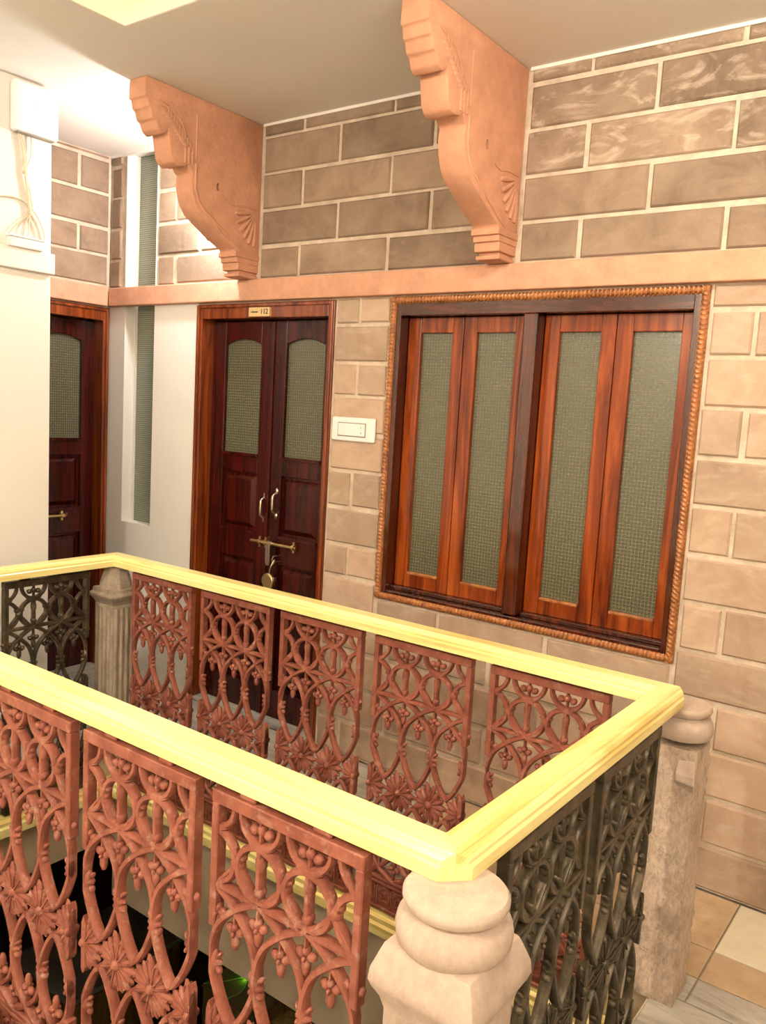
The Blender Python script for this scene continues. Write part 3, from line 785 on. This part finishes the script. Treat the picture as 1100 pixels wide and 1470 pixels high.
pr = [(-h_, RZ-RT), (h_, RZ-RT), (h_, RZ-.024), (h_-.005, RZ-.020), (h_-.005, RZ-.013), (h_-.010, RZ-.006), (h_-.016, RZ-.003), (h_-.018, RZ),
      (-h_+.018, RZ), (-h_+.016, RZ-.003), (-h_+.010, RZ-.006), (-h_+.005, RZ-.013), (-h_+.005, RZ-.020), (-h_, RZ-.024)]
ring(pr, RXL, RXR, RYB, RYF, .042, 'handrail', 'pale yellow moulded timber handrail running round the atrium opening', 'handrail', (RXL, RYB, RZ-RT))
lp = [(.022, -.225), (-.034, -.225), (-.034, -.190), (-.026, -.182), (-.026, -.166), (-.014, -.158), (-.014, -.149), (.022, -.149)]
ring(lp, RXL, RXR+.02, RYB, RYF-.030, 0, 'lower_timber_rail', 'stepped yellow timber strip beneath the iron railing panels', 'timber strip', (RXL, RYB, -.225))

# ------------------------------------------------------------------ stone posts
def sqring(levels):
    """square post from a list of (half size, z)"""
    g = G(); vs_ = []; fs = []
    for (h, z) in levels: vs_ += [(-h,-h,z), (h,-h,z), (h,h,z), (-h,h,z)]
    for i in range(len(levels)-1):
        for k in range(4): l = (k+1) % 4; fs.append((i*4+k, i*4+l, i*4+4+l, i*4+4+k))
    n = len(levels)*4; fs += [(3,2,1,0), (n-4, n-3, n-2, n-1)]
    return g.add(vs_, fs)
RTZ = RZ-RT
def round_cap(parent, s):
    pf = [(.050, .752), (.088, .756), (.094, .766), (.096, .780), (.093, .795), (.085, .807), (.075, .813), (.072, .816), (.074, .819), (.083, .822), (.087, .830), (.087, .837), (.082, .843), (.070, RTZ)]
    return G().lathe([(r*s, z) for r, z in pf], 40).build('turned_cap', M['stone_cap'], parent, smooth=40)
p1 = thing('stone_post', 'pale stone post with round turned cap and wide square lip, between red and bronze-black panels', 'post', (RXR+.035, RYF-.035, 0))
round_cap(p1, 1.0)
sqring([(.078, 0), (.078, .640), (.084, .662), (.094, .680), (.099, .693), (.097, .713), (.087, .740), (.080, .758)]).build('shaft', M['stone_cap'], p1, bevel=.007, bseg=2, smooth=30)
ar = G()
for (dx, dy) in ((0,-1), (1,0)):
    for i in range(13):
        pass
def flute(parent, m, h, face, u, z0, z1, r):
    pts = [(u, -h, z0), (u, -h, z1)] if face == 'y' else [(h, u, z0), (h, u, z1)]
    G().tube(pts, r, 10).build('flute', m, parent, smooth=60)
for u in (-.05, 0, .05):
    flute(p1, M['stone_cap'], .078, 'y', u, .02, .575, .007); flute(p1, M['stone_cap'], .078, 'x', u, .02, .575, .007)

p4 = thing('stone_post', 'pale round-capped stone post at the railing corner beside the white pillar', 'post', (RXL-.03, RYF-.035, 0))
round_cap(p4, .9)
sqring([(.070, 0), (.070, .640), (.076, .662), (.085, .680), (.090, .693), (.088, .713), (.078, .740), (.072, .758)]).build('shaft', M['stone_cap'], p4, bevel=.007, bseg=2, smooth=30)
p2 = thing('stone_post', 'rough tooled pink sandstone post with chipped edges standing near the wall', 'post', (RXR+.032, RYB+.045, 0))
round_cap(p2, .86)
def rough_post():
    n = 40; g = G(); rr = random.Random(3); lv = []; h = .066
    bm = bmesh.new(); bmesh.ops.create_cube(bm, size=1)
    bmesh.ops.subdivide_edges(bm, edges=bm.edges[:], cuts=0)
    me = bpy.data.meshes.new('shaft')
    bm.free(); bm = bmesh.new(); rings = []
    Z = [i*.735/44 for i in range(45)]
    for z in Z:
        ring_ = []
        per = []
        m_ = 5
        for a, b in (((-h,-h),(h,-h)), ((h,-h),(h,h)), ((h,h),(-h,h)), ((-h,h),(-h,-h))):
            for k in range(m_): per.append((a[0]+(b[0]-a[0])*k/m_, a[1]+(b[1]-a[1])*k/m_, k))
        for (x, y, k) in per:
            d = rr.uniform(-.0020, .0012) + (rr.uniform(-.004, .0015) if k == 0 else 0)
            sc = 1+d/h
            if .30 < z < .34: sc *= .97
            if z < .30: sc *= 1.05
            ring_.append(bm.verts.new((x*sc, y*sc, z)))
        rings.append(ring_)
    for a, b in zip(rings, rings[1:]):
        L = len(a)
        for k in range(L): bm.faces.new((a[k], a[(k+1) % L], b[(k+1) % L], b[k]))
    bm.faces.new(rings[-1]); bm.faces.new(rings[0][::-1])
    bm.to_mesh(me); bm.free(); me.materials.append(M['stone'])
    for p in me.polygons: p.use_smooth = True
    me.set_sharp_from_angle(angle=math.radians(32))
    return me
link('shaft', rough_post(), p2)
ch = G(); ch.add([(.022,-.066,.632),(.066,-.066,.620),(.072,-.086,.650),(.020,-.090,.655),(.018,-.088,.672),(.070,-.084,.672),(.016,-.066,.705),(.062,-.066,.710),(.022,-.050,.632),(.060,-.050,.620),(.016,-.050,.705),(.060,-.050,.710)],
       [(0,1,2,3),(3,2,5,4),(4,5,7,6),(0,3,4,6),(1,7,5,2),(0,8,9,1),(6,7,11,10)])
ch.build('broken_lip', M['stone_cap'], p2, bevel=.004)

p3 = thing('stone_post', 'grey fluted stone post with faceted dome cap by the dark room door', 'post', (RXL, RYB, 0))
dm = [(.070, .722), (.072, .74), (.070, .765), (.060, .800), (.050, .822), (.046, RTZ)]
G().lathe(dm, 8, rot=PI/8).build('dome_cap', M['stone_grey'], p3, bevel=.003)
sqring([(.062, .670), (.066, .682), (.078, .700), (.084, .712), (.080, .718), (.072, .724), (.070, .742)]).build('abacus', M['stone_grey'], p3, bevel=.003)
sqring([(.063, 0), (.063, .672)]).build('shaft', M['stone_grey'], p3, bevel=.006)
for u in (-.042, -.014, .014, .042):
    flute(p3, M['stone_grey'], .062, 'y', u, .02, .655, .010); flute(p3, M['stone_grey'], .062, 'x', u, .02, .655, .010)

# ------------------------------------------------------------------ wall box, cables and junction box on the white pillar
PX = -1.323
ap = thing('wall_box', 'white rounded plastic electrical unit mounted high on the white pillar', 'electrical box', (PX, -.853, 2.652))
G().box(0, .046, -.102, .102, 0, .205).build('housing', M['plastic'], ap, bevel=.016, bseg=4, smooth=40)
q = G().lathe([(.020, 0), (.020, .001), (.0175, .001), (.0175, 0)], 28, cap=False)
lg = G(); lg.v = [(.0462+vz, vx, .118+vy) for (vx, vy, vz) in q.v]; lg.f = q.f; lg.build('round_emblem', M['print'], ap)
G().box(.008, .040, -.085, .085, -.003, .004).build('base_vent', M['vent'], ap, bevel=.003)
jb = thing('junction_box', 'small white junction box sitting on the pillar ledge under hanging cables', 'electrical box', (PX, -.89, 2.185))
G().box(0, .036, -.078, .078, 0, .040).build('housing', M['plastic'], jb, bevel=.006)
G().box(.004, .038, -.080, .080, .040, .048).build('lid', M['plastic'], jb, bevel=.003)
def cpt(x, y, d=.008): return (PX+d, -.994+.0032*x, 2.631-.00275*(y-200-.25*(x-30)))
def catm(P, n=6):
    P = [Vector(p) for p in P]; o = []
    for i in range(len(P)-1):
        a, b, c, d = P[max(i-1,0)], P[i], P[i+1], P[min(i+2,len(P)-1)]
        for j in range(n):
            u = j/n; o.append(.5*((2*b)+(c-a)*u+(2*a-5*b+4*c-d)*u*u+(3*b-a-3*c+d)*u**3))
    return o+[P[-1]]
cb = thing('hanging_cables', 'cream cables tied in a bunch below the white unit on the pillar', 'cable', (PX, -.89, 2.2))
paths = [([(25,190),(32,228),(33,250),(36,270),(38,290),(41,312)], .0050), ([(42,193),(41,225),(35,246),(40,275),(44,300),(43,315)], .0030),
         ([(28,190),(35,230),(35,250),(37,272),(41,292),(40,312)], .0035), ([(-6,284),(12,284),(30,290),(43,302),(55,322),(62,345),(58,357),(52,352)], .0035),
         ([(40,310),(22,325),(8,342)], .003), ([(40,312),(32,328),(26,346)], .003), ([(41,312),(39,328),(38,346)], .003), ([(43,312),(52,330),(57,352)], .0045)]
for P, r in paths:
    o = G().tube(catm([cpt(*p, d=.006+r) for p in P]), r, 8).build('cable', M['cable'], cb, smooth=60); o.location = (-PX, .89, -2.2)
for q_ in (cpt(34, 248, .010), cpt(41, 308, .010)):
    o = G().blob(q_, (.008, .012, .013)).build('cable_tie', M['cable'], cb, smooth=60); o.location = (-PX, .89, -2.2)

# ------------------------------------------------------------------ things on the lower storey, glimpsed through the near railing
M['yellow_wood'] = wood('yellow_plywood', (.42,.25,.06), (.58,.38,.10), (.68,.48,.16), 'z', .45, .1)
M['white_top'] = mat('white_laminate', (.85,.82,.74), .4)
M['petal_purple'] = mat('purple_petal', (.10,.025,.10), .6)
M['petal_violet'] = mat('violet_petal', (.10,.06,.42), .6)
M['petal_yellow'] = mat('pale_yellow_petal', (.72,.60,.26), .6)
M['leaf'] = mat('dark_leaf', (.02,.03,.012), .6)
M['pot'] = mat('black_glazed_pot', (.012,.010,.010), .3)
M['green_led'] = mat('green_led', (.1,.6,.05), .4, emit=(.25, 1, .05, 6))
M['led_cable'] = mat('green_lead', (.5,.65,.15), .5)
M['olive'] = plaster('olive_cover', (.30,.22,.08), .15)
ct = thing('counter', 'white-topped yellow plywood counter on the storey below', 'counter', (-2.58, .46, LZ))
G().box(-.32, .32, -.44, .44, 0, .765).build('carcass', M['yellow_wood'], ct, bevel=.004)
G().box(-.35, .35, -.48, .48, .765, .800).build('worktop', M['white_top'], ct, bevel=.004)
for y in (-.22, .22): G().box(.32, .335, y-.20, y+.20, .06, .74).build('cabinet_door', M['yellow_wood'], ct, bevel=.004)
c1 = thing('crate', 'olive-topped wooden crate on the storey below beneath the green light', 'crate', (-1.52, .98, LZ))
G().box(-.24, .24, -.30, .30, 0, .76).build('carcass', M['yellow_wood'], c1, bevel=.004)
G().box(-.25, .25, -.31, .31, .76, .775).build('cover', M['olive'], c1, bevel=.004)
c2 = thing('crate', 'plain yellow wooden crate on the storey below, beside the olive-topped crate', 'crate', (-1.0, .72, LZ))
G().box(-.22, .22, -.24, .24, 0, .70).build('carcass', M['yellow_wood'], c2, bevel=.004)
for s in (-1, 1):
    G().box(-.23, .23, s*.12-.05, s*.12+.05, .70, .712).build('slat', M['yellow_wood'], c2, bevel=.002)
def flower_pot(name, label, loc, petals, n, ht, seed):
    p = thing(name, label, 'flowers', loc, 0, 'potted flowers on the storey below'); rr = random.Random(seed)
    G().lathe([(.09, 0), (.12, .10), (.13, .22), (.115, .30), (.125, .32), (.11, .32), (.10, .28)], 24).build('pot', M['pot'], p, smooth=40)
    st = G()
    for i in range(n):
        a = rr.uniform(0, 2*PI); r = rr.uniform(.02, .16); z = ht+rr.uniform(-.18, .0)
        tip = Vector((r*math.cos(a), r*math.sin(a), z))
        st.tube([(tip.x*.2, tip.y*.2, .27), (tip.x*.5, tip.y*.5, .27+(z-.27)*.55), tuple(tip)], .004, 5)
        for k in range(5):
            b = rr.uniform(0, 2*PI); st.blob((tip.x*.8+.03*math.cos(b), tip.y*.8+.03*math.sin(b), z-.06-.05*k), (.022, .012, .035), 6, 4, b)
        fl = G()
        for k in range(7):
            b = 2*PI*k/7; fl.blob((.020*math.cos(b), .020*math.sin(b), .004), (.014, .012, .008), 6, 4, 0)
        fl.blob((0, 0, .008), (.010, .010, .010), 6, 4)
        o = fl.build('blossom', M[rr.choice(petals)], p, smooth=60); o.location = tip
    st.build('stems', M['leaf'], p, smooth=60)
flower_pot('flower_pot', 'black pot of dark purple flowers on the storey below', (-1.98, .56, LZ), ['petal_purple', 'petal_purple', 'petal_violet'], 44, .80, 5)
flower_pot('flower_pot', 'black pot of pale yellow flowers on the storey below', (-1.62, .34, LZ), ['petal_yellow'], 20, .60, 9)
sl = thing('string_light', 'green glowing string light lying over the olive-topped crate', 'light', (-1.56, .9, LZ+.775))
G().tube(catm([(-.20, -.22, .006), (-.10, -.10, .006), (-.02, .0, .012), (.05, -.10, .006), (.02, -.24, .006)]), .005, 6).build('lead', M['led_cable'], sl, smooth=60)
G().blob((-.02, 0, .022), (.016, .016, .016)).build('bulb', M['green_led'], sl, smooth=60)
